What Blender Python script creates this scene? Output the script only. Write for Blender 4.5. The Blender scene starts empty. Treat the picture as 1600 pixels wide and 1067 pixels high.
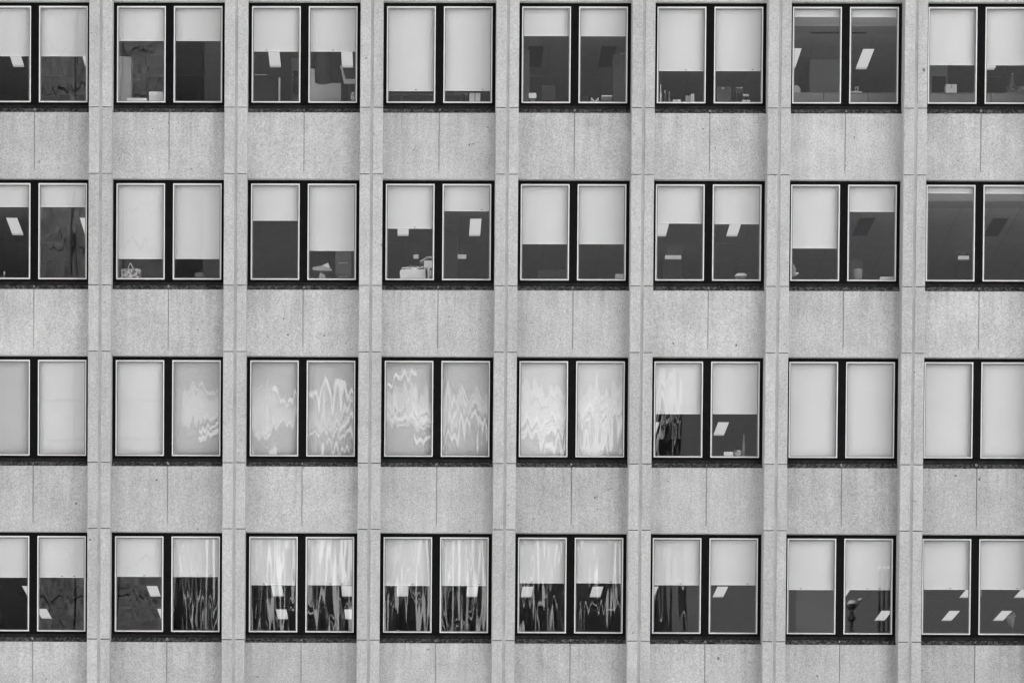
import bpy, bmesh, math, random
from mathutils import Vector, Matrix
random.seed(7)
R = math.radians
S = bpy.context.scene
C = S.collection

# ------------------------------------------------------------------ camera
W, H = 2.735, 3.5522              # bay width and storey height of the facade, metres
ZT = 27.0                         # height of the top row's sash heads above the street
PITCH, YAW, ROLL = -0.03011, 0.01319, -0.0063
F, CX, CY = 5099.0, 555.92, 2114.25
CAM = Vector((-2.01621, -66.90254, ZT - 25.26006))
ca, sa, cb, sb, cc, sc = math.cos(PITCH), math.sin(PITCH), math.cos(YAW), math.sin(YAW), math.cos(ROLL), math.sin(ROLL)
ROT = (Matrix(((cb, -sb, 0), (sb, cb, 0), (0, 0, 1))) @ Matrix(((1, 0, 0), (0, ca, -sa), (0, sa, ca)))
       @ Matrix(((cc, 0, sc), (0, 1, 0), (-sc, 0, cc))))
cd = bpy.data.cameras.new('camera')
cam = bpy.data.objects.new('camera', cd)
C.objects.link(cam)
rx, fw, up = ROT.col[0], ROT.col[1], ROT.col[2]
cam.matrix_world = Matrix(((rx[0], up[0], -fw[0], CAM.x), (rx[1], up[1], -fw[1], CAM.y), (rx[2], up[2], -fw[2], CAM.z), (0, 0, 0, 1)))
cd.sensor_width = 36.0
cd.lens = F / 1600 * 36
cd.shift_x = (800 - CX) / 1600
cd.shift_y = (CY - 533.5) / 1600
cd.clip_start, cd.clip_end = 0.5, 6000
S.camera = cam

# ------------------------------------------------------------------ light
SUN_EL, SUN_AZ = 41, -50           # the facade is in open shade: the sun stands behind it and lights what faces it across the street
w = bpy.data.worlds.new('World'); S.world = w; w.use_nodes = True
nt = w.node_tree
bg = nt.nodes['Background']
sky = nt.nodes.new('ShaderNodeTexSky'); sky.sky_type = 'NISHITA'; sky.sun_disc = False
sky.sun_elevation = R(SUN_EL); sky.sun_rotation = R(SUN_AZ)
sky.air_density = 1.0; sky.dust_density = 1.0; sky.ozone_density = 1.0
bw = nt.nodes.new('ShaderNodeRGBToBW')     # black and white photograph: a grey sky
nt.links.new(sky.outputs[0], bw.inputs[0]); nt.links.new(bw.outputs[0], bg.inputs[0])
bg.inputs[1].default_value = 0.052
sl = bpy.data.lights.new('sun', 'SUN'); sl.energy = 5.0; sl.angle = R(0.5); sl.color = (1, 1, 1)
so = bpy.data.objects.new('sun', sl); C.objects.link(so)
sd = Vector((math.sin(R(SUN_AZ)) * math.cos(R(SUN_EL)), math.cos(R(SUN_AZ)) * math.cos(R(SUN_EL)), math.sin(R(SUN_EL))))
so.rotation_euler = sd.to_track_quat('Z', 'Y').to_euler()
so.location = sd * 80
vs = S.view_settings
vs.view_transform = 'Standard'; vs.look = 'None'; vs.gamma = 1; vs.use_curve_mapping = False
vs.exposure = 1.93
S.render.engine = 'CYCLES'
S.cycles.use_denoising = True
S.cycles.max_bounces = 8
S.cycles.transparent_max_bounces = 16
S.cycles.caustics_reflective = False; S.cycles.caustics_refractive = False
LAMP = 0.155                        # luminous diffusers of the office lights

# ------------------------------------------------------------------ measuring helpers
def ray(px, py):
    return ROT @ Vector(((px - CX) / F, 1.0, -(py - CY) / F))
def at(px, py, Y):                 # point of the photo at depth Y behind the glass line
    d = ray(px, py); return CAM + d * ((Y - CAM.y) / d.y)
def onceil(px, py, z):
    d = ray(px, py); return CAM + d * ((z - CAM.z) / d.z)
def refl(px, py, B):               # what the glass mirrors, B metres across the street
    p = at(px, py, B); p.y = -B; return p
def bayx(c): return (c - 3.5) * W
def rowz(r): return ZT - r * H
SASH_X = ((-1.068, -0.083), (0.083, 1.068)); SASH_H = 1.926

# ------------------------------------------------------------------ materials
def newmat(n):
    m = bpy.data.materials.new(n); m.use_nodes = True
    return m, m.node_tree, m.node_tree.nodes['Principled BSDF']
def nd(t, k, **kw):
    n = t.nodes.new(k)
    for a, b in kw.items(): setattr(n, a, b)
    return n
def mth(t, op, a, b, clamp=False):
    n = nd(t, 'ShaderNodeMath', operation=op, use_clamp=clamp)
    for i, v in enumerate((a, b)):
        if v is None: continue
        if isinstance(v, (int, float)): n.inputs[i].default_value = v
        else: t.links.new(v, n.inputs[i])
    return n.outputs[0]
def noise(t, scale, detail=2.0, rough=0.5, vec=(1, 1, 1), obj_random=False):
    g = nd(t, 'ShaderNodeNewGeometry'); mp = nd(t, 'ShaderNodeMapping'); mp.inputs['Scale'].default_value = vec
    t.links.new(g.outputs['Position'], mp.inputs['Vector'])
    if obj_random:
        oi = nd(t, 'ShaderNodeObjectInfo'); k = mth(t, 'MULTIPLY', oi.outputs['Random'], 37.0)
        cx = nd(t, 'ShaderNodeCombineXYZ'); t.links.new(k, cx.inputs[0]); t.links.new(k, cx.inputs[1]); t.links.new(k, cx.inputs[2])
        t.links.new(cx.outputs[0], mp.inputs['Location'])
    n = nd(t, 'ShaderNodeTexNoise'); n.inputs['Scale'].default_value = scale; n.inputs['Detail'].default_value = detail
    n.inputs['Roughness'].default_value = rough
    t.links.new(mp.outputs[0], n.inputs['Vector'])
    return n.outputs[0]
def remap(t, v, a, b, c, d):
    n = nd(t, 'ShaderNodeMapRange'); n.inputs[1].default_value = a; n.inputs[2].default_value = b
    n.inputs[3].default_value = c; n.inputs[4].default_value = d
    t.links.new(v, n.inputs[0]); return n.outputs[0]
def grey(t, p, val):
    c = nd(t, 'ShaderNodeCombineColor')
    for i in range(3): t.links.new(val, c.inputs[i])
    t.links.new(c.outputs[0], p.inputs['Base Color'])
def bump(t, p, h, dist):
    b = nd(t, 'ShaderNodeBump'); b.inputs['Distance'].default_value = dist; t.links.new(h, b.inputs['Height'])
    t.links.new(b.outputs[0], p.inputs['Normal'])

def concrete(name, base, speck=0.20, mott=0.08, streak=0.08, pits=True, bd=0.006, runs=0.0, sc=36):
    m, t, p = newmat(name)
    p.inputs['Roughness'].default_value = 0.92; p.inputs['Specular IOR Level'].default_value = 0.2
    f = noise(t, sc, 3.0, 0.75)                       # exposed aggregate
    f2 = noise(t, sc * 2.6, 2.0, 0.6)
    v = mth(t, 'ADD', remap(t, f, 0.3, 0.7, 1 - speck, 1 + speck), remap(t, f2, 0.3, 0.7, -speck * .6, speck * .6))
    v = mth(t, 'MULTIPLY', v, remap(t, noise(t, 1.7, 4.0, 0.6), 0.3, 0.7, 1 - mott, 1 + mott))
    v = mth(t, 'MULTIPLY', v, remap(t, noise(t, 1.0, 4.0, 0.65, (7, 7, 0.55)), 0.35, 0.7, 1 + streak * .4, 1 - streak))
    oi = nd(t, 'ShaderNodeObjectInfo')
    v = mth(t, 'MULTIPLY', v, remap(t, oi.outputs['Random'], 0, 1, 0.93, 1.07))
    if runs:                                          # rain runs under the window ledges, thinning downwards
        tc = nd(t, 'ShaderNodeTexCoord'); sx_ = nd(t, 'ShaderNodeSeparateXYZ'); t.links.new(tc.outputs['Object'], sx_.inputs[0])
        rn = remap(t, noise(t, 1.0, 3.0, 0.6, (11, 11, .35)), 0.46, 0.66, 0.0, 1.0)
        fade = remap(t, sx_.outputs[2], -2.15, -2.95, 1.0, 0.1)
        v = mth(t, 'MULTIPLY', v, mth(t, 'SUBTRACT', 1.0, mth(t, 'MULTIPLY', mth(t, 'MULTIPLY', rn, fade), runs)))
    if pits:
        pt = remap(t, noise(t, 6.5, 2.0, 0.5), 0.735, 0.77, 1.0, 0.35)
        v = mth(t, 'MULTIPLY', v, pt)
    v = mth(t, 'MULTIPLY', v, base)
    grey(t, p, v)
    bump(t, p, f, bd)
    return m
def plain(name, base, rough=0.6, spec=0.3, var=0.0, sc=3.0, metal=0.0):
    m, t, p = newmat(name)
    p.inputs['Roughness'].default_value = rough; p.inputs['Specular IOR Level'].default_value = spec
    p.inputs['Metallic'].default_value = metal
    if var:
        grey(t, p, mth(t, 'MULTIPLY', remap(t, noise(t, sc, 3.0), 0.3, 0.7, 1 - var, 1 + var), base))
    else: p.inputs['Base Color'].default_value = (base, base, base, 1)
    return m
M = {}
M['panel'] = concrete('panel_concrete', 0.455, 0.31, 0.10, 0.10, True, 0.006, 0.16)
M['pier'] = concrete('pier_concrete', 0.430, 0.26, 0.07, 0.09)
M['mortar'] = concrete('joint_mortar', 0.07, 0.25, 0.15, 0.05, False)
M['sealant'] = plain('joint_sealant', 0.36, 0.8, 0.2, 0.14, 2.5)
def ledgemat():
    m, t, p = newmat('stained_ledge_concrete')
    p.inputs['Roughness'].default_value = 0.95; p.inputs['Specular IOR Level'].default_value = 0.1
    n = noise(t, 17, 4.0, 0.75); big = noise(t, 2.2, 3.0)
    v = mth(t, 'ADD', remap(t, n, 0.46, 0.73, 0.020, 0.20), remap(t, big, 0.45, 0.75, 0.0, 0.035))
    grey(t, p, v); bump(t, p, n, 0.02); return m
M['ledge'] = ledgemat()
M['lump'] = plain('mortar_lump', 0.22, 0.9, 0.1, 0.3, 30)
M['frame'] = plain('black_frame_paint', 0.005, 0.6, 0.06, 0.25, 6)
M['flash'] = plain('dark_flashing', 0.014, 0.6, 0.12, 0.5, 9)
M['alu'] = plain('bright_aluminium', 0.74, 0.45, 0.5, 0.03, 4)
M['gasket'] = plain('grey_gasket', 0.22, 0.7, 0.2)
M['blind'] = plain('blind_fabric', 0.73, 0.85, 0.1, 0.025, 1.3)
M['blind_no_sky'] = plain('blind_fabric_no_sky', 0.58, 0.85, 0.1, 0.03, 1.3)  # same cloth painted darker for panes that mirror no sky
M['bar'] = plain('blind_bar', 0.82, 0.5, 0.4)
M['tab'] = plain('tab_plastic', 0.25, 0.6, 0.3)
M['gyp'] = plain('painted_gypsum', 0.86, 0.9, 0.1)
M['tile'] = plain('ceiling_tile_board', 0.50, 0.9, 0.1, 0.06, 5)
M['grid'] = plain('ceiling_void', 0.40, 0.9, 0.1)
M['strip'] = plain('air_strip', 0.40, 0.8, 0.1)
M['slot'] = plain('slot_black', 0.05, 0.8, 0.1)
M['carpet'] = plain('carpet', 0.20, 0.95, 0.05, 0.2, 12)
M['wall'] = plain('office_wall_paint', 0.34, 0.85, 0.2)
M['white'] = plain('white_paper', 0.88, 0.8, 0.2, 0.03, 9)
M['pale'] = plain('pale_grey_laminate', 0.50, 0.6, 0.3, 0.04, 6)
M['mid'] = plain('mid_grey_fabric', 0.24, 0.85, 0.2, 0.06, 8)
M['grey'] = plain('grey_steel', 0.15, 0.5, 0.4, 0.05, 5)
M['dark'] = plain('dark_plastic', 0.03, 0.5, 0.4)
def pattern():
    m, t, p = newmat('speckled_gift_paper'); p.inputs['Roughness'].default_value = 0.7
    grey(t, p, remap(t, noise(t, 24, 3.0, 0.7), 0.42, 0.58, 0.12, 0.75)); return m
M['gift'] = pattern()
def emit(name, s):
    m, t, p = newmat(name); p.inputs['Base Color'].default_value = (.8, .8, .8, 1)
    p.inputs['Emission Color'].default_value = (1, 1, 1, 1); p.inputs['Emission Strength'].default_value = s; return m
M['lamp'] = emit('lit_diffuser', LAMP)
M['lamp_dim'] = emit('lit_sign', LAMP * 0.5)
M['lamp_end'] = emit('lit_end_cap', LAMP * 0.62)
M['rim'] = plain('lamp_rim', 0.35, 0.5, 0.3)
F0 = 0.040
def glass():
    m = bpy.data.materials.new('window_glass'); m.use_nodes = True; t = m.node_tree; t.nodes.clear()
    out = nd(t, 'ShaderNodeOutputMaterial'); mix = nd(t, 'ShaderNodeMixShader')
    tr = nd(t, 'ShaderNodeBsdfTransparent'); tr.inputs[0].default_value = (.97, .97, .97, 1)
    gl = nd(t, 'ShaderNodeBsdfGlossy'); gl.inputs['Roughness'].default_value = 0.0; gl.inputs[0].default_value = (1, 1, 1, 1)
    gm = nd(t, 'ShaderNodeNewGeometry'); dp = nd(t, 'ShaderNodeVectorMath', operation='DOT_PRODUCT')
    t.links.new(gm.outputs['Incoming'], dp.inputs[0]); t.links.new(gm.outputs['Normal'], dp.inputs[1])
    k5 = mth(t, 'POWER', mth(t, 'SUBTRACT', 1.0, mth(t, 'ABSOLUTE', dp.outputs['Value'], None), True), 5.0)
    fres = mth(t, 'ADD', mth(t, 'MULTIPLY', k5, 1 - F0), F0)
    # old drawn sheet glass: upright ripple that tips the surface a few thousandths; 'wave' is each pane's own unevenness
    at_ = nd(t, 'ShaderNodeAttribute', attribute_type='OBJECT', attribute_name='wave')
    def tip(noises, amp):
        v = None
        for sc_, vec, k in noises:
            n = mth(t, 'MULTIPLY', mth(t, 'SUBTRACT', noise(t, sc_, 0.0, 0.5, vec, True), 0.5), k)
            v = n if v is None else mth(t, 'ADD', v, n)
        return mth(t, 'MULTIPLY', mth(t, 'MULTIPLY', v, at_.outputs['Fac']), amp)
    ax = tip(((1.0, (9, 9, .55), 1.0), (1.0, (24, 24, .9), .35)), 0.020)
    az = tip(((1.0, (11, 11, .8), 1.0), (1.0, (1.7, 1.7, 1.2), 1.2)), 0.058)
    cv = nd(t, 'ShaderNodeCombineXYZ'); t.links.new(ax, cv.inputs[0]); t.links.new(az, cv.inputs[2])
    va = nd(t, 'ShaderNodeVectorMath', operation='ADD'); t.links.new(gm.outputs['Normal'], va.inputs[0]); t.links.new(cv.outputs[0], va.inputs[1])
    vn = nd(t, 'ShaderNodeVectorMath', operation='NORMALIZE'); t.links.new(va.outputs[0], vn.inputs[0])
    t.links.new(vn.outputs[0], gl.inputs['Normal'])
    t.links.new(fres, mix.inputs[0])
    t.links.new(tr.outputs[0], mix.inputs[1]); t.links.new(gl.outputs[0], mix.inputs[2]); t.links.new(mix.outputs[0], out.inputs[0])
    return m
M['glass'] = glass()
M['tower'] = concrete('rough_tower_concrete', 0.15, 0.9, 0.3, 0.2, False, 0.01, 0.0, 5)
M['darkglass'] = plain('dark_cladding', 0.02, 0.5, 0.2)
M['fin'] = plain('white_cladding', 0.75, 0.6, 0.3)
M['band'] = plain('pale_stone', 0.40, 0.8, 0.2, 0.1, 2)
M['asphalt'] = plain('asphalt', 0.05, 0.9, 0.2, 0.2, 8)
M['paving'] = plain('paving', 0.48, 0.9, 0.2, 0.15, 3)

# ------------------------------------------------------------------ mesh helpers
class MB:
    def __init__(s): s.v = []; s.f = []; s.m = []
    def poly(s, vs, fs, mi=0):
        o = len(s.v); s.v += [tuple(v) for v in vs]; s.f += [tuple(o + i for i in f) for f in fs]; s.m += [mi] * len(fs); return s
    def box(s, x0, x1, y0, y1, z0, z1, mi=0):
        return s.poly([(x0, y0, z0), (x1, y0, z0), (x1, y1, z0), (x0, y1, z0), (x0, y0, z1), (x1, y0, z1), (x1, y1, z1), (x0, y1, z1)],
                      [(0, 3, 2, 1), (4, 5, 6, 7), (0, 1, 5, 4), (1, 2, 6, 5), (2, 3, 7, 6), (3, 0, 4, 7)], mi)
    def prism(s, pts, y0, y1, mi=0):     # outline in x,z (counter-clockwise seen from -y) pulled along y
        n = len(pts)
        return s.poly([(x, y0, z) for x, z in pts] + [(x, y1, z) for x, z in pts],
                      [tuple(range(n)), tuple(range(2 * n - 1, n - 1, -1))] + [(i + n, (i + 1) % n + n, (i + 1) % n, i) for i in range(n)], mi)
    def ring(s, x0, x1, z0, z1, t, y0, y1, mi=0):   # rectangular frame, mitred, one body
        o = [(x0, z0), (x1, z0), (x1, z1), (x0, z1)]; i = [(x0 + t, z0 + t), (x1 - t, z0 + t), (x1 - t, z1 - t), (x0 + t, z1 - t)]
        vs = [(x, y0, z) for x, z in o + i] + [(x, y1, z) for x, z in o + i]
        fs = []
        for k in range(4):
            j = (k + 1) % 4
            fs += [(k, j, j + 4, k + 4), (k + 8, k + 12, j + 12, j + 8), (k, k + 8, j + 8, j), (k + 4, j + 4, j + 12, k + 12)]
        return s.poly(vs, fs, mi)
    def lathe(s, x, y, prof, n=14, mi=0):     # profile of (radius, z)
        vs = []; fs = []
        for r, z in prof:
            for k in range(n):
                a = 2 * math.pi * k / n; vs.append((x + r * math.cos(a), y + r * math.sin(a), z))
        for i in range(len(prof) - 1):
            for k in range(n):
                j = (k + 1) % n; fs.append((i * n + k, i * n + j, (i + 1) * n + j, (i + 1) * n + k))
        fs.append(tuple(range(n - 1, -1, -1))); o = (len(prof) - 1) * n; fs.append(tuple(o + k for k in range(n)))
        return s.poly(vs, fs, mi)
    def tube(s, a, b, r, n=8, mi=0):
        a, b = Vector(a), Vector(b); d = (b - a).normalized(); u = d.orthogonal().normalized(); q = d.cross(u); vs = []
        for p in (a, b):
            for k in range(n):
                t = 2 * math.pi * k / n; vs.append(p + (u * math.cos(t) + q * math.sin(t)) * r)
        fs = [(k, (k + 1) % n, (k + 1) % n + n, k + n) for k in range(n)] + [tuple(range(n - 1, -1, -1)), tuple(range(n, 2 * n))]
        return s.poly(vs, fs, mi)
    def mesh(s, name, mats, bev=0.0):
        me = bpy.data.meshes.new(name); me.from_pydata(s.v, [], s.f)
        for m in (mats if isinstance(mats, (list, tuple)) else [mats]): me.materials.append(M[m])
        for p, i in zip(me.polygons, s.m): p.material_index = i
        bm = bmesh.new(); bm.from_mesh(me)
        if bev:
            es = [e for e in bm.edges if len(e.link_faces) == 2 and e.calc_face_angle(0) > 0.6]
            bmesh.ops.bevel(bm, geom=es, offset=bev, segments=1, affect='EDGES', profile=0.5, clamp_overlap=True)
        bmesh.ops.recalc_face_normals(bm, faces=bm.faces); bm.to_mesh(me); bm.free()
        return me
def link(name, me, parent=None, loc=(0, 0, 0)):
    o = bpy.data.objects.new(name, me); C.objects.link(o); o.location = loc
    if parent is not None: o.parent = parent
    return o
def tag(o, label, cat, group=None):
    o['label'] = label; o['category'] = cat
    if group: o['group'] = group
    return o
def thing(name, label, cat, loc=(0, 0, 0), group=None):
    return tag(link(name, None, None, loc), label, cat, group)
def struct(name, me, loc=(0, 0, 0)):
    o = link(name, me, None, loc); o['kind'] = 'structure'; return o

# ------------------------------------------------------------------ ground and street
struct('ground', MB().box(-1500, 1500, -1500, 1500, -1, 0).mesh('ground', 'paving'))
struct('road', MB().box(-400, 400, -48, -30, 0.004, 0.008).mesh('road', 'asphalt'))

# ------------------------------------------------------------------ the facade
COLS = range(-1, 9); ROWS = range(0, 4)
XL, XR = bayx(-1) - W / 2 - 0.23, bayx(8) + W / 2 + 0.23
PF, NF = -0.43, -0.12              # pier face, panel face (sash line is y = 0)
PT, PB = -2.15, 0.075              # panel top / bottom, measured from the sash head it lies under / over
bld = thing('office_building', 'grey precast concrete office block with rows of paired black framed windows', 'building', (0, 0, 0))

def strip_mesh(x0, x1, z0, z1):    # one precast pier length, edges slightly worn
    n = 14; b = 0.009; vs = []; fs = []
    zs = [z0 + (z1 - z0) * k / n for k in range(n + 1)]
    def j(s=0.0025): return random.uniform(-s, s)
    for i, z in enumerate(zs):
        e = b if i in (0, n) else 0.0
        chip = 0.013 if random.random() < 0.05 else 0.0
        chip2 = 0.013 if random.random() < 0.05 else 0.0
        vs += [(x0, 0.0, z), (x0, PF + b + chip, z), (x0 + b + chip + j(), PF + e, z), (x1 - b - chip2 + j(), PF + e, z), (x1, PF + b + chip2, z), (x1, 0.0, z)]
    for i in range(n):
        for k in range(5):
            a = i * 6 + k; fs.append((a, a + 1, a + 7, a + 6))
    fs.append(tuple(range(6))); o = n * 6; fs.append(tuple(o + k for k in range(5, -1, -1)))
    return MB().poly(vs, fs).mesh('pier_block', 'pier')
LX, RX = (-0.2305, -0.0215), (0.0325, 0.2305)
g = 0.009
win_seg = (PT + g, PB - g)                       # beside a window
spa_seg = (-H + PB + g, PT - g)                  # beside a panel
blocks = {(s, k): [strip_mesh(*(LX, RX)[s], *(win_seg, spa_seg)[k]) for _ in range(4)] for s in (0, 1) for k in (0, 1)}
seal_me = MB().box(-0.034, 0.046, -0.412, -0.37, rowz(3) - H + PB, rowz(0) + H + PT).mesh('sealant_strip', 'sealant')
core_me = MB().box(-0.222, 0.222, -0.37, 0.22, rowz(3) - H + PB, rowz(0) + H + PT).mesh('pier_core', 'mortar')
for b in range(-1, 10):
    x = bayx(b) - W / 2
    link('sealant_strip', seal_me, bld, (x, 0, 0)); link('pier_core', core_me, bld, (x, 0, 0))
    for r in range(-1, 4):
        for s in (0, 1):
            link('pier_block', random.choice(blocks[s, 1]), bld, (x, random.uniform(-.003, .003), rowz(r)))
            if r >= 0: link('pier_block', random.choice(blocks[s, 0]), bld, (x, random.uniform(-.003, .003), rowz(r)))

# spandrel panel: a scored joint runs from its top edge to just above its foot
hw = W / 2 - 0.224
zt, zb, ge = PT, -H + PB, -H + PB + 0.165
pm = MB().prism([(-hw, zb), (hw, zb), (hw, zt), (0.009, zt), (0.009, ge), (-0.007, ge), (-0.007, zt), (-hw, zt)], NF, NF + 0.022)
pm.box(-hw, hw, NF + 0.022, 0.16, zb, zt)
panel_me = pm.mesh('spandrel_panel', 'panel', 0.004)
lm = MB(); nseg = 40; vs = []; fs = []
for k in range(nseg + 1):
    x = -hw + 2 * hw * k / nseg; j = lambda s: random.uniform(-s, s)
    vs += [(x, 0.0, PT + .10), (x, -0.052 + j(.003), PT + .099 + j(.003)), (x, -0.092 + j(.004), PT + 0.045 + j(.005)), (x, NF - 0.003 + j(.002), PT + 0.001 + j(.003)), (x, NF - 0.003, PT - 0.003 + j(.003)), (x, 0, PT - .004)]
for k in range(nseg):
    for q in range(5):
        a = k * 6 + q; fs.append((a, a + 6, a + 7, a + 1))
ledge_me = lm.poly(vs, fs).mesh('ledge', 'ledge')
lump_me = MB().lathe(0, 0, [(0.0, .05), (0.02, .045), (0.032, .02), (0.03, -.02), (0.012, -.05)], 9).mesh('mortar_lump', 'lump')
frame_me = None
FX = 1.137
def frame_mesh():
    m = MB()
    zt0, zb0 = 0.056, -1.982
    m.box(-FX - .02, FX + .02, -0.03, 0.045, -0.004, zt0 + .06)
    m.box(-FX - .02, FX + .02, -0.03, 0.045, zb0, -SASH_H + .004)
    m.box(-FX - .02, -1.064, -0.03, 0.045, -SASH_H + .004, -0.004)
    m.box(1.064, FX + .02, -0.03, 0.045, -SASH_H + .004, -0.004)
    return m.mesh('window', 'frame')
frame_me = frame_mesh()
mull_me = MB().box(-0.087, 0.087, -0.036, 0.045, -SASH_H + .004, -0.004).mesh('mullion', 'frame', 0.004)
flash_me = MB().prism([(-FX - .01, -2.052), (FX + .01, -2.052), (FX + .01, -1.982), (-FX - .01, -1.982)], -0.046, 0.0).mesh('sill_flashing', 'flash', 0.006)
head_me = None
sash_me, gask_me, pane_me = [], [], []
for x0, x1 in SASH_X:
    m = MB(); m.ring(x0, x1, -SASH_H, 0, 0.021, -0.050, 0.01); sash_me.append(m.mesh('sash', 'alu', 0.004))
    m = MB(); m.ring(x0 + .021, x1 - .021, -SASH_H + .021, -.021, 0.018, -0.016, 0.012); gask_me.append(m.mesh('gasket', 'gasket'))
    m = MB(); m.box(x0 + .028, x1 - .028, 0.001, 0.006, -SASH_H + .028, -.028); pane_me.append(m.mesh('pane', 'glass'))
for c in COLS:
    for r in range(-1, 4):
        link('spandrel_panel', panel_me, bld, (bayx(c), random.uniform(-.004, .004), rowz(r)))
        if r < 0: continue
        o = (bayx(c), 0, rowz(r))
        ld = link('ledge', ledge_me, bld, o); l2 = link('mortar_lump', lump_me, ld, (random.uniform(-.01, .02), -.085, PT + .05 + random.uniform(-.015, .02)))
        l2.rotation_euler = (random.uniform(-.5, .2), random.uniform(-.4, .4), random.uniform(0, 6)); s_ = random.uniform(.4, .8); l2.scale = (s_, s_, s_)
        wn = link('window', frame_me, bld, o)
        link('mullion', mull_me, wn); link('sill_flashing', flash_me, wn)
        for s in (0, 1):
            link('sash', sash_me[s], wn); link('gasket', gask_me[s], wn)
            pn = link('pane', pane_me[s], wn)
            k = c * 2 + s
            pn['wave'] = (1.0 if 3 <= k <= 10 else 0.12) * random.uniform(.8, 1.2) * (.15 if k >= 12 else .30 if (r, k) == (2, 10) else (.13, .2, .16, .11, .24, .13, .2)[(k - 3) % 7] if r == 2 else .8) if r >= 2 else random.uniform(.06, .2)
for r in range(0, 4):
    link('inner_sill', MB().box(XL, XR, 0.162, 0.50, -2.02, -1.96).mesh('inner_sill', 'white'), bld, (0, 0, rowz(r)))
zt_, zb_ = rowz(-1) + PT, rowz(3) - H + PB
link('upper_wall', MB().box(XL, XR, PF, 0.3, zt_ + .002, zt_ + 3.2).mesh('upper_wall', 'panel'), bld)
link('base_wall', MB().box(XL, XR, PF, 0.3, 0, zb_ - .002).mesh('base_wall', 'panel'), bld)
link('roof_slab', MB().box(XL, XR, 0.302, 13.5, zt_ + 2.9, zt_ + 3.2).mesh('roof_slab', 'panel'), bld)
for x in (XL, XR - .2):
    link('end_wall', MB().box(x, x + .2, 0.302, 13.3, 0, zt_ + 2.898).mesh('end_wall', 'panel'), bld)
link('rear_wall', MB().box(XL, XR, 13.302, 13.5, 0, zt_ + 2.898).mesh('rear_wall', 'panel'), bld)

# ------------------------------------------------------------------ office interiors, storey by storey
CEIL = 0.060
IX0, IX1 = XL + .21, XR - .21
for r in range(0, 4):
    z = rowz(r)
    ce = struct('ceiling', MB().box(IX0, IX1, 0.165, 13.29, CEIL + .02, CEIL + .12).mesh('ceiling', 'grid'), (0, 0, z))
    link('soffit', MB().box(IX0, IX1, 0.17, 1.12, CEIL, CEIL + .015).mesh('soffit', 'gyp'), ce)
    link('air_strip', MB().box(IX0, IX1, 1.125, 1.57, CEIL - .012, CEIL + .015).mesh('air_strip', 'strip'), ce)
    t = MB(); y = 1.58; q = 0
    while y < 13:
        x = IX0 + .02
        while x < IX1 - .6:
            t.box(x + .006, x + .604, y + .006, min(y + 1.214, 13.28), CEIL + .001 * ((q * 7) % 3), CEIL + .016); x += 0.61; q += 1
        y += 1.22
    tl = link('ceiling_tile', t.mesh('ceiling_tile', 'tile'), ce); tl['kind'] = 'stuff'
    struct('floor', MB().box(IX0, IX1, 0.165, 13.29, -2.95, -2.76).mesh('floor', 'carpet'), (0, 0, z))
    struct('back_wall', MB().box(IX0, IX1, 11.0, 11.15, -2.759, CEIL - .002).mesh('back_wall', 'wall'), (0, 0, z))

# ------------------------------------------------------------------ roller blinds
ROWN = ('top row', 'second row', 'third row', 'bottom row')
COLN = {-1: 'window past left edge', 0: 'leftmost window', 1: 'second window', 2: 'third window', 3: 'fourth window', 4: 'fifth window',
        5: 'sixth window', 6: 'seventh window', 7: 'rightmost window', 8: 'window past right edge'}
BL = [  # photo height of each blind's foot, left and right pane of every window; None = fully down
    [(88.5, 88.5), (64.6, 64.6), (81.3, 81.3), (143, 142.5), (57, 57.3), (111.7, 111.7), (27.2, 27.5), (102.5, 102.7)],
    [(323.8, 323.8), (404.8, 404.8), (345.2, 392.2), (357.6, 330.3), (381.8, 381.8), (349.7, 350.6), (388.5, 331.4), (302.7, 303.3)],
    [(0, 0), (0, 0), (0, 0), (0, 0), (0, 0), (647, 647), (0, 0), (0, 0)],
    [(902, 902), (900.8, 901), (914, 914), (915, 915), (911, 911), (914, 914), (921.5, 921.5), (921, 921)]]
BY = 0.085
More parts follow.
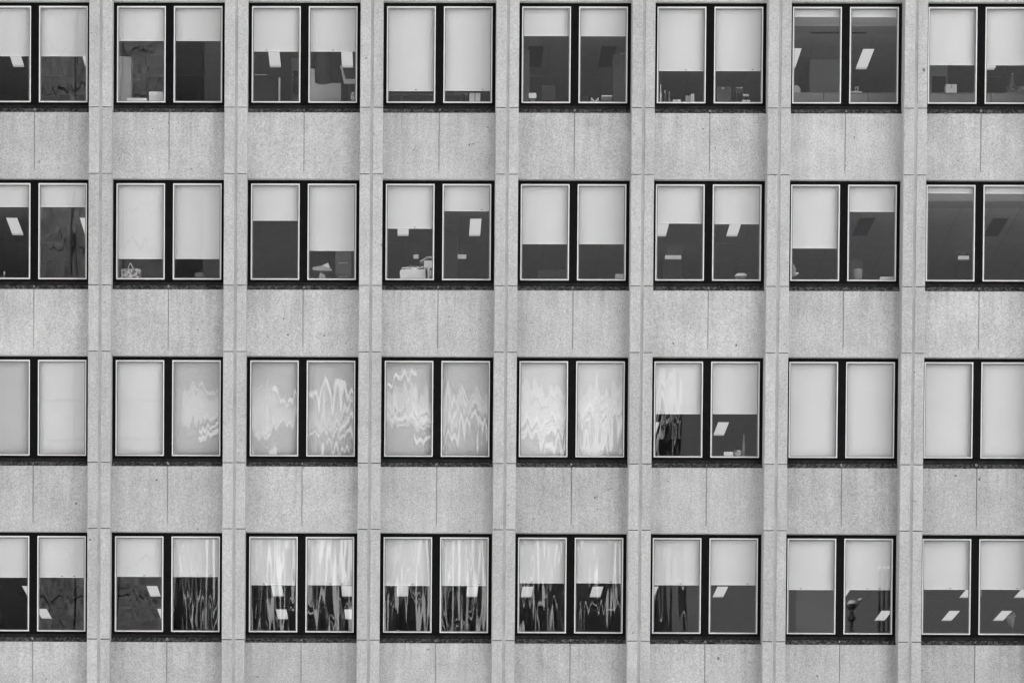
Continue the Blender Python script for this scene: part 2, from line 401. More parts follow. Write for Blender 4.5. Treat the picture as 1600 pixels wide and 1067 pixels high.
def blind(c, r, s, foot):
    x0, x1 = SASH_X[s]; x0 += .012; x1 -= .012; w2 = (x1 - x0) / 2; xc = bayx(c) + (x0 + x1) / 2; z = rowz(r)
    full = foot is None
    zf = (-SASH_H - 0.03) if full else foot - z
    fr = -zf / SASH_H
    how = 'fully lowered' if full else 'nearly closed' if fr > .82 else 'mostly lowered' if fr > .6 else 'half lowered' if fr > .42 else 'short' if fr > .14 else 'rolled up'
    o = thing('roller_blind', f"{how} pale roller blind in {('left', 'right')[s]} pane of {COLN[c]}, {ROWN[r]}", 'blind', (xc, BY, z), 'roller blinds behind the window panes')
    n = 6; vs = []; fs = []; a = random.uniform(-.002, .002)
    for k in range(n + 1):                                          # cloth, bowing a little
        u = k / n; yy = a * math.sin(u * math.pi) * 2
        vs += [(-w2 + 2 * w2 * u, yy - .0015, zf + .02), (-w2 + 2 * w2 * u, -.0015, .03), (-w2 + 2 * w2 * u, yy + .0015, zf + .02), (-w2 + 2 * w2 * u, .0015, .03)]
    for k in range(n):
        i = k * 4; fs += [(i, i + 4, i + 5, i + 1), (i + 2, i + 3, i + 7, i + 6), (i, i + 2, i + 6, i + 4), (i + 1, i + 5, i + 7, i + 3)]
    fs += [(0, 1, 3, 2), (n * 4, n * 4 + 2, n * 4 + 3, n * 4 + 1)]
    link('cloth', MB().poly(vs, fs).mesh('cloth', 'blind_no_sky' if r == 2 and (c < 0 or (c, s) == (0, 0) or (c, s) == (1, 1) or c in (2, 3)) else 'blind'), o)
    link('bottom_bar', MB().box(-w2, w2, -.007, .007, zf, zf + .024).mesh('bottom_bar', 'bar', 0.004), o)
    link('roller', MB().tube((-w2, .02, .028), (w2, .02, .028), .024, 10).mesh('roller', 'bar'), o)
    if not full and (r == 3 or (r, c) in ((0, 2), (0, 3), (0, 5), (1, 3))):
        for q in range(2 if r == 3 and s else 1):
            xx = (0.05, 0.30)[q] + (0.1 if c % 2 else -.2) + .2 * s - .05
            link('pull_tab', MB().box(xx - .022, xx + .022, -.012, -.0075, zf + .018, zf + .034).mesh('pull_tab', 'tab', .003), o)
for r in ROWS:
    for c in COLS:
        for s in (0, 1):
            cc_ = min(max(c, 0), 7); f = BL[r][cc_][s]
            x = bayx(cc_) + sum(SASH_X[s]) / 2
            if f:
                px = 60 + 211 * cc_ + (0 if s == 0 else 88)
                f = at(px - 40, f, BY).z
                blind(c, r, s, f)
            else: blind(c, r, s, None)

# ------------------------------------------------------------------ ceiling lights
lamp_d = MB().box(-.118, .118, .012, 1.07, -.012, -.003).mesh('diffuser', 'lamp')
lamp_e = MB().box(-.118, .118, 1.071, 1.188, -.0115, -.003).mesh('end_cap', 'lamp_end')
lamp_f = MB()
for a in ((-.13, -.1185, 0, 1.2), (.1185, .13, 0, 1.2), (-.1185, .1185, 0, .0115), (-.1185, .1185, 1.1885, 1.2)): lamp_f.box(a[0], a[1], a[2], a[3], -.016, -.001)
lamp_f = lamp_f.mesh('ceiling_light', 'rim')
off_d = MB().box(-.148, .148, .012, 1.188, -.010, -.003).mesh('louvre', 'dark')
off_f = MB()
for a in ((-.16, -.1485, 0, 1.2), (.1485, .16, 0, 1.2), (-.1485, .1485, 0, .0115), (-.1485, .1485, 1.1885, 1.2)): off_f.box(a[0], a[1], a[2], a[3], -.014, -.001)
off_f = off_f.mesh('ceiling_light', 'grey')
def where(px):                     # window and pane that a photo column falls in
    c = max(0, min(7, int((px + 52) // 211))); s = 0 if (px - (55 + 211 * c)) < 0 else 1
    return c, s
LIT = {0: [(29.8, 104.5), (142, 104.5), (430.5, 105), (543, 105.5), (1233.3, 107), (1345, 108), (1544.5, 109)],
       1: [(28.4, 367), (141.7, 367), (629.8, 368.2), (741.5, 368.4), (1031.5, 369), (1142.8, 369)],
       2: [(1015.5, 679.7), (1122.4, 679.7)],
       3: [(52, 931), (243.5, 931), (354, 931), (435.2, 930.5), (543, 931), (628.7, 931), (737, 931.5), (821.8, 932), (929.3, 932), (1013.5, 932), (1121.3, 932),
           (1311.5, 932.8), (1506.5, 932.8), (1591.7, 932.8), (73.5, 965.5), (176, 965.5), (259.5, 965.5), (442.3, 966.3), (547.5, 966.3),
           (1373.8, 968.5), (1478.2, 968.7), (1558.7, 968.7)]}
PANE = ('left', 'right')
for r, l in LIT.items():
    for k, (px, py) in enumerate(l):
        p = onceil(px, py, rowz(r) + CEIL)
        c, s = where(px)
        deep = 'deeper' if py > 950 else 'front'
        lab = f"lit {'rear ' if deep == 'deeper' else ''}ceiling light seen through {PANE[s]} pane of {COLN[c]}, {ROWN[r]}"
        if (px, py) in ((176, 965.5),): lab = f"rear ceiling light cut off by left edge of {COLN[c]}, {ROWN[r]}"
        if (px, py) in ((259.5, 965.5),): lab = f"rear ceiling light cut off beside mullion of {COLN[c]}, {ROWN[r]}"
        o = tag(link('ceiling_light', lamp_f, None, (p.x, p.y - 1.2, rowz(r) + CEIL)), lab, 'ceiling light', 'ceiling lights in the offices')
        link('diffuser', lamp_d, o); link('end_cap', lamp_e, o)
for r, px, py in ((0, 834, 105), (0, 946, 105), (1, 1343, 368), (1, 1547.5, 368.5)):
    p = onceil(px, py, rowz(r) + CEIL); c, s = where(px)
    o = tag(link('ceiling_light', off_f, None, (p.x, p.y - 1.2, rowz(r) + CEIL)), f"dark unlit ceiling light seen through {PANE[s]} pane of {COLN[c]}, {ROWN[r]}", 'ceiling light', 'unlit ceiling lights')
    link('louvre', off_d, o)
# narrow slot diffuser in the top row's bare window
p0, p1 = onceil(1266, 50.3, rowz(0) + CEIL), onceil(1353, 50.3, rowz(0) + CEIL)
tag(link('air_slot', MB().box(p0.x, p1.x, -.03, .03, -.022, -.0125).box(p0.x, p1.x, -.012, .012, -.0125, -.0115).mesh('air_slot', 'slot'), None, (0, p0.y, rowz(0) + CEIL)),
    'long black air slot in ceiling behind seventh window, top row', 'air vent')

# ------------------------------------------------------------------ things in the offices
SILL = -1.958
def R4(x0, y0, x1, y1, Y):
    a, b = at(x0, y1, Y), at(x1, y0, Y); return a.x, b.x, a.z, b.z
def base(r, on): return rowz(r) + (SILL if on == 'sill' else -2.758)
def cupboard(r, q, Y, label, name='cupboard', mat='pale', depth=.45, doors=1, cat='cupboard', top=True):
    x0, x1, _, z1 = R4(*q, Y); z0 = base(r, 'floor'); zz = z1 - z0; w2 = (x1 - x0) / 2
    o = thing(name, label, cat, ((x0 + x1) / 2, Y, z0))
    link('body', MB().box(-w2, w2, .02, depth, .05, zz).mesh('body', mat, .004), o)
    link('plinth', MB().box(-w2 + .02, w2 - .02, .04, depth - .02, 0, .049).mesh('plinth', 'dark'), o)
    n = doors
    for k in range(n):
        a = -w2 + 2 * w2 * k / n + .003; b = -w2 + 2 * w2 * (k + 1) / n - .003
        d = link('door', MB().box(a, b, 0, .019, .06, zz - .01).mesh('door', mat, .003), o)
        link('handle', MB().box(b - .035, b - .025, -.015, -.001, zz * .5, zz * .5 + .12).mesh('handle', 'grey'), d)
    return o
def drawers(r, q, Y, label):
    x0, x1, _, z1 = R4(*q, Y); z0 = base(r, 'floor'); zz = z1 - z0; w2 = (x1 - x0) / 2
    o = thing('filing_cabinet', label, 'filing cabinet', ((x0 + x1) / 2, Y, z0))
    link('body', MB().box(-w2, w2, .02, .6, 0, zz).mesh('body', 'mid', .004), o)
    n = 6
    for k in range(n):
        a, b = zz * k / n + .006, zz * (k + 1) / n - .006
        d = link('drawer', MB().box(-w2 + .01, w2 - .01, 0, .019, a, b).mesh('drawer', 'mid', .004), o)
        link('handle', MB().box(-w2 * .6, w2 * .6, -.02, -.001, b - .05, b - .03).mesh('handle', 'pale' if k < n - 1 else 'white'), d)
    return o
def paper(r, q, Y, label, n=4, on='sill', mat='white', name='paper_stack', cat='paper stack', z0=None):
    x0, x1, zz0, z1 = R4(*q, Y); w2 = (x1 - x0) / 2; h = max(z1 - zz0, .02)
    zb_ = base(r, on) if on == 'sill' else zz0
    if on == 'sill': h = z1 - zb_
    o = thing(name, label, cat, ((x0 + x1) / 2, Y, zb_))
    for k in range(n):
        a = random.uniform(-.05, .05); m = MB().box(-w2 * random.uniform(.86, 1), w2 * random.uniform(.86, 1), -.10, .12, h * k / n, h * (k + 1) / n - .002)
        s = link('sheet', m.mesh('sheet', mat), o); s.rotation_euler = (0, 0, a)
    return o
def carton(r, q, Y, label, on='sill', mat='white', name='carton', cat='box', d=.22, flaps=True, zb_=None):
    x0, x1, zz0, z1 = R4(*q, Y); w2 = (x1 - x0) / 2; z0 = base(r, on) if on == 'sill' else (zz0 if zb_ is None else zb_)
    h = z1 - z0; t = .006
    o = thing(name, label, cat, ((x0 + x1) / 2, Y, z0))
    m = MB(); m.box(-w2, w2, 0, t, 0, h).box(-w2, w2, d - t, d, 0, h).box(-w2, -w2 + t, t, d - t, 0, h).box(w2 - t, w2, t, d - t, 0, h).box(-w2 + t, w2 - t, t, d - t, 0, t)
    link('body', m.mesh('body', mat), o)
    if flaps:
        link('lid', MB().box(-w2 - .002, w2 + .002, -.003, d + .003, h, h + .006).mesh('lid', mat), o)
        link('tape', MB().box(-w2 * .12, w2 * .12, -.0045, -.0031, h * .55, h + .0055).mesh('tape', 'pale'), o)
    return o
def monitor(r, q, Y, label, mat='dark', zb_=None, back=True):
    x0, x1, z0, z1 = R4(*q, Y); w2 = (x1 - x0) / 2; b = base(r, 'sill') - .0
    o = thing('monitor', label, 'monitor', ((x0 + x1) / 2, Y, b)); lo = max(z0 - b, .05); hi = z1 - b
    link('screen', MB().box(-w2, w2, 0, .04, lo, hi).mesh('screen', mat, .008), o)
    link('vent', MB().box(-w2 * .5, w2 * .5, -.012, -.001, lo + (hi - lo) * .3, lo + (hi - lo) * .7).mesh('vent', 'dark'), o)
    link('stand', MB().box(-.03, .03, .02, .06, .012, lo + .1 if lo > .1 else .1).mesh('stand', 'dark'), o)
    link('foot', MB().box(-.11, .11, -.05, .13, 0, .012).mesh('foot', 'dark', .004), o)
    return o
def bottle(r, x, y0, y1, wpx, Y, label, mat='pale', cap='white', on='sill', name='bottle'):
    a = at(x, y0, Y); b = at(x + wpx, y0, Y); rad = (b.x - a.x) / 2; z0 = base(r, on); h = a.z - z0
    o = thing(name, label, 'bottle', (a.x, Y, z0))
    link('body', MB().lathe(0, 0, [(rad * .9, 0), (rad, .01), (rad, h * .62), (rad * .45, h * .78), (rad * .42, h * .86)]).mesh('body', mat), o)
    link('cap', MB().lathe(0, 0, [(rad * .5, h * .861), (rad * .52, h * .98), (rad * .3, h)]).mesh('cap', cap), o)
    return o
def mug(r, q, Y, label, mat='pale', taper=1.0, name='mug', cat='mug', handle=True):
    x0, x1, _, z1 = R4(*q, Y); rad = (x1 - x0) / 2; z0 = base(r, 'sill'); h = z1 - z0
    o = thing(name, label, cat, ((x0 + x1) / 2, Y, z0))
    link('body', MB().lathe(0, 0, [(rad * taper, 0), (rad, h), (rad * .9, h), (rad * taper * .85, .012)], 18).mesh('body', mat), o)
    if handle:
        m = MB(); pts = [(rad * .95, h * .8), (rad * 1.4, h * .75), (rad * 1.45, h * .4), (rad * .95, h * .3)]
        for (a, b), (c_, d) in zip(pts, pts[1:]): m.tube((a, 0, b), (c_, 0, d), .008)
        link('handle', m.mesh('handle', mat), o)
    return o
def screen(r, x0p, x1p, yp, Y, label, joint=None):
    a, b = at(x0p, yp, Y), at(x1p, yp, Y); z0 = base(r, 'floor'); h = a.z - z0
    o = thing('cubicle_screen', label, 'cubicle screen', (a.x, Y, z0)); L = b.x - a.x
    cuts = [0] + ([at(joint, yp, Y).x - a.x] if joint else []) + [L]
    for k in range(len(cuts) - 1):
        link('screen_panel', MB().box(cuts[k] + .007, cuts[k + 1] - .007, 0, .05, .08, h - .018).mesh('screen_panel', 'mid', .006), o)
    link('top_rail', MB().box(0, L, -.004, .054, h - .017, h).mesh('top_rail', 'mid', .004), o)
    for x in (.05, L - .05): link('foot', MB().box(x - .03, x + .03, -.1, .15, 0, .03).box(x - .02, x + .02, .01, .04, .03, .08).mesh('foot', 'dark'), o)
    return o
def chair(r, q, Y, label, mat='dark'):
    x0, x1, z0, z1 = R4(*q, Y); fz = base(r, 'floor'); xc = (x0 + x1) / 2; w2 = (x1 - x0) / 2
    o = thing('office_chair', label, 'chair', (xc, Y, fz)); h = z1 - fz; lo = max(h - .62, .55)
    c = .06
    pts = [(-w2 + c, lo), (w2 - c, lo), (w2, lo + c), (w2, h - c), (w2 - c, h), (-w2 + c, h), (-w2, h - c), (-w2, lo + c)]
    link('backrest', MB().prism(pts, 0, .06).mesh('backrest', mat, .01), o)
    link('seat', MB().box(-.24, .24, .08, .52, .44, .51).mesh('seat', mat, .02), o)
    link('column', MB().tube((0, .3, .12), (0, .3, .44), .03).box(-.03, .03, .02, .08, .47, lo + .15).mesh('column', 'dark'), o)
    m = MB()
    for k in range(5):
        t = 2 * math.pi * k / 5; m.tube((0, .3, .10), (.28 * math.cos(t), .3 + .28 * math.sin(t), .06), .02); m.lathe(.28 * math.cos(t), .3 + .28 * math.sin(t), [(.02, 0), (.03, .03), (.02, .055)], 8)
    link('base', m.mesh('base', 'dark'), o); return o
def strip_light(r, q, Y, label):
    x0, x1, z0, z1 = R4(*q, Y); w2 = (x1 - x0) / 2; h = z1 - z0; top = rowz(r) + CEIL - .002
    o = thing('strip_light', label, 'light', ((x0 + x1) / 2, Y, z0))
    link('diffuser', MB().box(-w2, w2, -.02, .02, 0, h).mesh('diffuser', 'lamp_dim', .006), o)
    link('housing', MB().box(-w2, w2, .021, .05, -.01, h + .01).mesh('housing', 'mid'), o)
    for s in (-.7, .7): link('hanger', MB().tube((w2 * s, .035, h + .01), (w2 * s, .035, top - z0), .006, 6).mesh('hanger', 'grey'), o)
    return o
def partition(r, x0p, x1p, Y, d, door=None, mat='wall'):
    z0, z1 = base(r, 'floor'), rowz(r) + CEIL - .003
    a, b = at(x0p, 300, Y).x, at(x1p, 300, Y).x
    o = struct('partition_wall', MB().box(a, b, Y, Y + d, z0, z1).mesh('partition_wall', mat))
    return o, a, b, z0, z1

# top row
cupboard(0, (185.8, 88, 204.7, 158), .75, 'tall pale cupboard behind left pane of second window, top row', mat='pale', depth=.5)
o = paper(0, (232, 146, 256, 159), .30, 'white paper tray heaped with crumpled sheets, second window, top row', 3, name='paper_tray', cat='paper tray')
m = MB(); random.seed(3)
pts = [(random.uniform(-.13, .13), random.uniform(-.06, .06), random.uniform(.0, .07)) for _ in range(9)]
for k in range(7): m.poly([pts[k], pts[k + 1], pts[k + 2]], [(0, 1, 2)])
link('crumpled_sheet', m.mesh('crumpled_sheet', 'white'), o, (0, -.02, .10))
paper(0, (199, 156, 231, 159), .28, 'low flat white papers along sill of second window, top row', 2)
o = cupboard(0, (396, 118, 434, 158), 1.1, 'dark low cabinet with pale top edge, third window, top row', mat='dark', doors=2, depth=.5)
x0, x1, z0, z1 = R4(399, 118, 418, 119.6, 1.09); link('pale_edge', MB().box(x0, x1, 0, .3, 0, z1 - z0).mesh('pale_edge', 'pale'), o, (-(o.location.x), -.015, z1 - o.location.z + .001 - (z1 - z0) + .02))
x0, x1, z0, z1 = R4(435, 121.5, 438, 158, .95); fz = base(0, 'floor')
o = thing('post', 'slim white upright post beside dark cabinet, third window, top row', 'post', ((x0 + x1) / 2, .95, fz))
link('shaft', MB().box(-.02, .02, 0, .04, .02, z1 - fz).mesh('shaft', 'white', .004), o); link('foot', MB().box(-.15, .15, -.1, .14, 0, .02).mesh('foot', 'grey', .004), o)
x0, x1, _, z1 = R4(454, 84, 473, 158, 1.3)
o = thing('tray_rack', 'grey rack with dark curved trays near mullion of third window, top row', 'rack', (x0, 1.3, fz)); hh = z1 - fz
link('back_panel', MB().box(0, x1 - x0, .25, .28, 0, hh).mesh('back_panel', 'mid'), o)
for k in range(4):
    zc = at(460, 113 + 8.5 * k, 1.3).z - fz
    link('tray', MB().prism([(.05, zc), (.10, zc - .05), (x1 - x0, zc - .06), (x1 - x0, zc + .03), (.05, zc + .04)], .02, .249).mesh('tray', 'dark', .006), o)
def zoomed(pts, ox, oy, k, Y): return [at(ox + a / k, oy + b / k, Y) for a, b in pts]
pp = zoomed([(830, 335), (893, 335), (906, 355), (908, 525), (950, 546), (1000, 556), (1050, 556), (1090, 546), (1130, 535), (1270, 535), (1270, 850), (830, 850)], 390, 70, 8.89, .62)
o = thing('desk_screen', 'pale desk screen with scooped top edge, right pane of third window, top row', 'desk screen', (pp[0].x, .62, fz))
q = [(p.x - pp[0].x, p.z - fz) for p in pp]; q = q[:-2] + [(q[-2][0], .04), (q[0][0], .04)]
link('panel', MB().prism(q[::-1], 0, .03).mesh('panel', 'pale', .003), o); link('foot', MB().box(0, q[9][0], -.05, .10, 0, .04).mesh('foot', 'grey'), o)
a = at(505, 100, 2.4); o = thing('round_column', 'grey round column behind scooped desk screen, third window, top row', 'column', (a.x, 2.4, fz))
link('shaft', MB().lathe(0, 0, [(.16, .1), (.16, rowz(0) + CEIL - fz - .003)], 24).mesh('shaft', 'mid'), o); link('base_ring', MB().lathe(0, 0, [(.2, 0), (.2, .08), (.17, .099)], 24).mesh('base_ring', 'grey'), o)
pp = zoomed([(1255, 292), (1285, 300), (1335, 478), (1500, 478), (1500, 545), (1312, 545)], 390, 70, 8.89, .5)
zs_ = base(0, 'sill')
o = thing('tilted_monitor', 'pale framed monitor leaning at an angle, right of scooped screen, third window, top row', 'monitor', (pp[0].x, .5, zs_))
link('frame', MB().prism([(p.x - pp[0].x, p.z - zs_) for p in pp][::-1], 0, .03).mesh('frame', 'pale', .003), o)
p2 = zoomed([(1300, 320), (1500, 320), (1500, 476), (1338, 476)], 390, 70, 8.89, .5)
link('display', MB().prism([(p.x - pp[0].x, p.z - zs_) for p in p2][::-1], .012, .03).mesh('display', 'dark'), o)
link('stand', MB().box(.16, .22, .035, .07, 0, pp[3].z - zs_).box(.05, .3, -.02, .16, 0, .012).mesh('stand', 'dark'), o)
mug(0, (548, 146, 557.5, 158), .22, 'patterned pale mug on sill, right pane of third window, top row', 'gift')
x0, x1, _, z1 = R4(607, 146.5, 700, 150, 1.0)
o = thing('desk', 'dark desk with pale top edge under blind of fourth window, top row', 'desk', (x0, 1.0, fz)); L = x1 - x0 + .35
link('top', MB().box(0, L, 0, .7, z1 - fz - .03, z1 - fz).mesh('top', 'mid', .004), o); link('modesty_panel', MB().box(.05, L - .05, .1, .12, .2, z1 - fz - .031).mesh('modesty_panel', 'grey'), o)
for x in (.25, L - .1):
    for y in (.03, .62): link('leg', MB().box(x, x + .04, y, y + .04, 0, z1 - fz - .031).mesh('leg', 'mid'), o)
carton(0, (733.5, 146.3, 750.5, 162), .25, 'square white carton on sill, right pane of fourth window, top row')
zd = z1; x0, x1, _, _ = R4(709, 143, 730, 147, 1.15)
o = thing('paper_stack', 'pale papers on desk edge left of white carton, fourth window, top row', 'paper stack', ((x0 + x1) / 2, 1.2, zd + .001))
for k in range(3): link('sheet', MB().box(-.14, .14, -.1, .1, .022 * k, .022 * k + .02).mesh('sheet', 'pale'), o).rotation_euler = (0, 0, .06 * k)
partition(0, 812, 825.8, 2.45, .35)
x0, x1, z0, z1 = R4(826, 145.7, 838, 153.6, .35); zs_ = base(0, 'sill')
o = thing('desk_calendar', 'white desk calendar on grey stand, left pane of fifth window, top row', 'calendar', ((x0 + x1) / 2, .35, zs_)); w2 = (x1 - x0) / 2
link('page', MB().box(-w2, w2, 0, .012, z0 - zs_, z1 - zs_).mesh('page', 'white'), o); link('stand', MB().prism([(-w2 * .8, 0), (w2 * .8, 0), (w2 * .6, z0 - zs_ - .001), (-w2 * .6, z0 - zs_ - .001)], 0, .05).mesh('stand', 'grey'), o)
monitor(0, (846, 133, 868, 157), .45, 'dark monitor back beside desk calendar, fifth window, top row')
chair(0, (909, 148, 921, 165), .8, 'dark chair back low in right pane of fifth window, top row')
x0, x1, _, z1 = R4(923.5, 152, 935.5, 160, .25); w2 = (x1 - x0) / 2; h = z1 - zs_
o = thing('open_book', 'pale open book standing on sill, right pane of fifth window, top row', 'book', ((x0 + x1) / 2, .25, zs_))
link('left_board', MB().prism([(-w2, 0), (0, 0), (0, h * .72), (-w2, h)], 0, .012).mesh('left_board', 'pale'), o); link('right_board', MB().prism([(.002, 0), (w2, 0), (w2, h), (.002, h * .72)], 0, .012).mesh('right_board', 'pale'), o)
x0, x1, z0, z1 = R4(939.5, 152.6, 956, 154.6, .4)
o = thing('letter_tray', 'thin white letter tray on wire legs, right pane of fifth window, top row', 'letter tray', ((x0 + x1) / 2, .4, zs_)); w2 = (x1 - x0) / 2
link('tray', MB().box(-w2, w2, -.12, .12, z0 - zs_, z1 - zs_).mesh('tray', 'white', .003), o)
for sx in (-1, 1):
    for sy in (-.1, .1): link('leg', MB().tube((sx * w2 * .9, sy, 0), (sx * w2 * .9, sy, z0 - zs_ - .001), .005, 6).mesh('leg', 'grey'), o)
cupboard(0, (957.5, 84.5, 990, 160), 2.2, 'tall grey cupboard at right edge of fifth window, top row', mat='mid', doors=2)
x0, x1, z0, z1 = R4(968, 83.8, 976.5, 85.4, 2.15); zc = R4(957.5, 84.5, 990, 160, 2.2)[3]
tag(link('paper_roll', MB().tube((x0, 2.3, zc + .03), (x1, 2.3, zc + .03), .025, 12).tube((x0 - .004, 2.3, zc + .03), (x1 + .004, 2.3, zc + .03), .012, 8).mesh('paper_roll', 'white')), 'white roll lying on tall grey cupboard, fifth window, top row', 'paper roll')
# sixth window, top row
bottle(0, 1032.3, 132.5, 158, 2.6, .3, 'tall slim white tube on sill, leftmost in sixth window, top row', 'white', 'white', name='tube')
bottle(0, 1039, 141.5, 158, 2.6, .32, 'small bottle with white cap beside slim tube, sixth window, top row', 'grey', 'white')
bottle(0, 1045.8, 143, 158, 3.6, .32, 'pale grey bottle, third along sill of sixth window, top row', 'mid', 'mid')
carton(0, (1051.5, 156.5, 1063.5, 160), .25, 'low white tissue box on sill, left pane of sixth window, top row')
o = carton(0, (1079.5, 147.5, 1085, 160), .28, 'tall narrow white box on sill near mullion of sixth window, top row', d=.1)
o = carton(0, (1071.5, 150.5, 1079, 160), .36, 'pale card box left of tall narrow box, sixth window, top row', mat='pale', d=.12)
x0, x1, _, z1 = R4(1120.5, 136, 1142, 160, .8); fz = base(0, 'floor'); w2 = (x1 - x0) / 2; h = z1 - fz
o = thing('easel_board', 'faint framed board on easel, right pane of sixth window, top row', 'easel', ((x0 + x1) / 2, .8, fz))
link('frame', MB().ring(-w2, w2, h - .42, h, .018, 0, .03).mesh('frame', 'mid'), o); link('board', MB().box(-w2 + .018, w2 - .018, .01, .03, h - .40, h - .018).mesh('board', 'grey'), o)
for sx in (-1, 1): link('leg', MB().tube((sx * w2 * .6, .04, h - .1), (sx * w2 * 1.1, .12, 0), .015, 8).mesh('leg', 'grey'), o)
link('note', MB().box(-w2 * .35, -.0, -.004, -.001, h - .05, h - .015).mesh('note', 'white'), o)
x0, x1, z0, z1 = R4(1150, 136.6, 1161, 138, .9)
o = thing('shelf_unit', 'low shelf unit with white top edge, right pane of sixth window, top row', 'shelf unit', ((x0 + x1) / 2, .9, fz)); w2 = (x1 - x0) / 2; h = z1 - fz
link('top_board', MB().box(-w2, w2, 0, .3, h - .02, h).mesh('top_board', 'white'), o)
for s in (-1, 1): link('side_panel', MB().box(s * w2 - .01 + (.01 if s < 0 else -.01), s * w2 + .01 + (.01 if s < 0 else -.01), .005, .3, 0, h - .021).mesh('side_panel', 'grey'), o)
for k in (.3, .65): link('shelf', MB().box(-w2 + .021, w2 - .021, .01, .3, h * k, h * k + .02).mesh('shelf', 'grey'), o)
carton(0, (1160, 157, 1172, 160), .24, 'low white carton on sill, right pane of sixth window, top row')
x0, x1, z0, z1 = R4(1161, 147.3, 1170, 151, .5); zs_ = base(0, 'sill')
o = thing('name_card', 'small white card on thin stand above low carton, sixth window, top row', 'card', ((x0 + x1) / 2, .5, zs_)); w2 = (x1 - x0) / 2
link('card', MB().box(-w2, w2, 0, .006, z0 - zs_, z1 - zs_).mesh('card', 'white'), o); link('stand', MB().tube((0, .012, .01), (0, .012, z1 - zs_ - .02), .006, 6).box(-.06, .06, -.03, .05, 0, .01).mesh('stand', 'dark'), o)
# seventh and rightmost windows, top row
partition(0, 1264, 1322, 3.0, .25)
screen(0, 1224, 1312, 144.8, .55, 'grey cubicle screen across left pane of seventh window, top row', 1286.5)
screen(0, 1316, 1412, 145.2, .55, 'grey cubicle screen across right pane of seventh window, top row', 1356.5)
chair(0, (1236, 133.5, 1251, 160), 1.0, 'pale chair back above cubicle screen, seventh window, top row', 'pale')
x0, x1, z0, z1 = R4(1329, 142.2, 1347, 145.4, .58); zc = at(1336, 145.2, .55).z
o = thing('photo_frame', 'little upright photo frame on cubicle screen, seventh window, top row', 'photo frame', (at(1338.5, 140, .57).x, .57, zc + .001))
link('rim', MB().ring(-.033, .033, .03, .125, .014, 0, .015).mesh('rim', 'pale'), o); link('base', MB().box(-.13, .11, -.012, .03, 0, .03).mesh('base', 'pale'), o)
o, a, b, z0, z1 = partition(0, 1443, 1479, 2.6, .3)
dx0, dx1, dz0, dz1 = R4(1456, 120, 1478, 160, 2.597)
link('door', MB().box(dx0, dx1, 2.575, 2.599, z0, dz1).mesh('door', 'dark', .004), o)
screen(0, 1438, 1524, 145.3, .55, 'grey cubicle screen across left pane of rightmost window, top row')
screen(0, 1528, 1616, 145.6, .55, 'grey cubicle screen with joint, right pane of rightmost window, top row', 1548.5)
zc = at(1486, 145.3, .55).z
x0, x1, z0, z1 = R4(1477.5, 132.5, 1495, 145.4, .62)
cb_ = thing('side_cabinet', 'grey cabinet behind cubicle screen in left pane of rightmost window, top row', 'cabinet', ((x0 + x1) / 2, .66, fz))
link('body', MB().box(-.25, .25, 0, .4, .04, z0 - fz - .002).mesh('body', 'mid', .004), cb_); link('plinth', MB().box(-.23, .23, .02, .38, 0, .039).mesh('plinth', 'dark'), cb_)
carton(0, (1477.5, 132.5, 1495, 145.4), .70, 'white box on cabinet behind cubicle screen, rightmost window, top row', on='x', d=.2)
a = at(1582, 115.5, .85); b0 = at(1582, 146, .85)
cb_ = thing('side_table', 'low table holding the small tree, rightmost window, top row', 'table', (a.x, .85, fz)); th = b0.z - fz - .05
link('top', MB().lathe(0, 0, [(.25, th - .03), (.25, th)], 20).mesh('top', 'mid'), cb_); link('leg', MB().lathe(0, 0, [(.18, 0), (.04, .03), (.04, th - .031)], 12).mesh('leg', 'grey'), cb_)
o = thing('christmas_tree', 'small pale christmas tree above cubicle screen, rightmost window, top row', 'christmas tree', (a.x, .85, fz + th + .001)); h = a.z - fz - th
link('trunk', MB().lathe(0, 0, [(.06, 0), (.05, .03), (.015, .04), (.012, h * .9)], 8).mesh('trunk', 'dark'), o)
m = MB(); random.seed(5)
for k in range(420):
    u = random.random() ** .8; zz = .05 + u * (h - .07); rr = (1 - u) * .17 * (0.75 + .35 * math.sin(u * 22)); t = random.uniform(0, 6.28); rr *= random.uniform(.5, 1)
    p = Vector((rr * math.cos(t), rr * math.sin(t), zz)); d = Vector((math.cos(t), math.sin(t), -1.3)) * .038; s_ = Vector((-math.sin(t), math.cos(t), .2)) * .020
    m.poly([p - s_, p + s_, p + d], [(0, 1, 2)])
cr = link('crown', m.mesh('crown', 'pale'), o)
link('star', MB().prism([(.0, h + .02), (-.012, h), (-.03, h - .002), (-.014, h - .012), (-.018, h - .03), (0, h - .018), (.018, h - .03), (.014, h - .012), (.03, h - .002), (.012, h)], -.004, .004).mesh('star', 'white'), o)
x0, x1, z0, z1 = R4(1590, 136, 1606, 146, .72)
cb_ = thing('pedestal', 'low grey pedestal behind cubicle screen at right edge of photo, top row', 'pedestal', ((x0 + x1) / 2, .7, fz))
link('body', MB().box(-.15, .15, 0, .3, .03, z0 - fz - .002).mesh('body', 'mid', .004), cb_); link('foot', MB().box(-.13, .13, .02, .28, 0, .029).mesh('foot', 'dark'), cb_)
carton(0, (1590, 136, 1606, 146), .74, 'grey box behind cubicle screen at right edge of photo, top row', on='x', mat='mid')

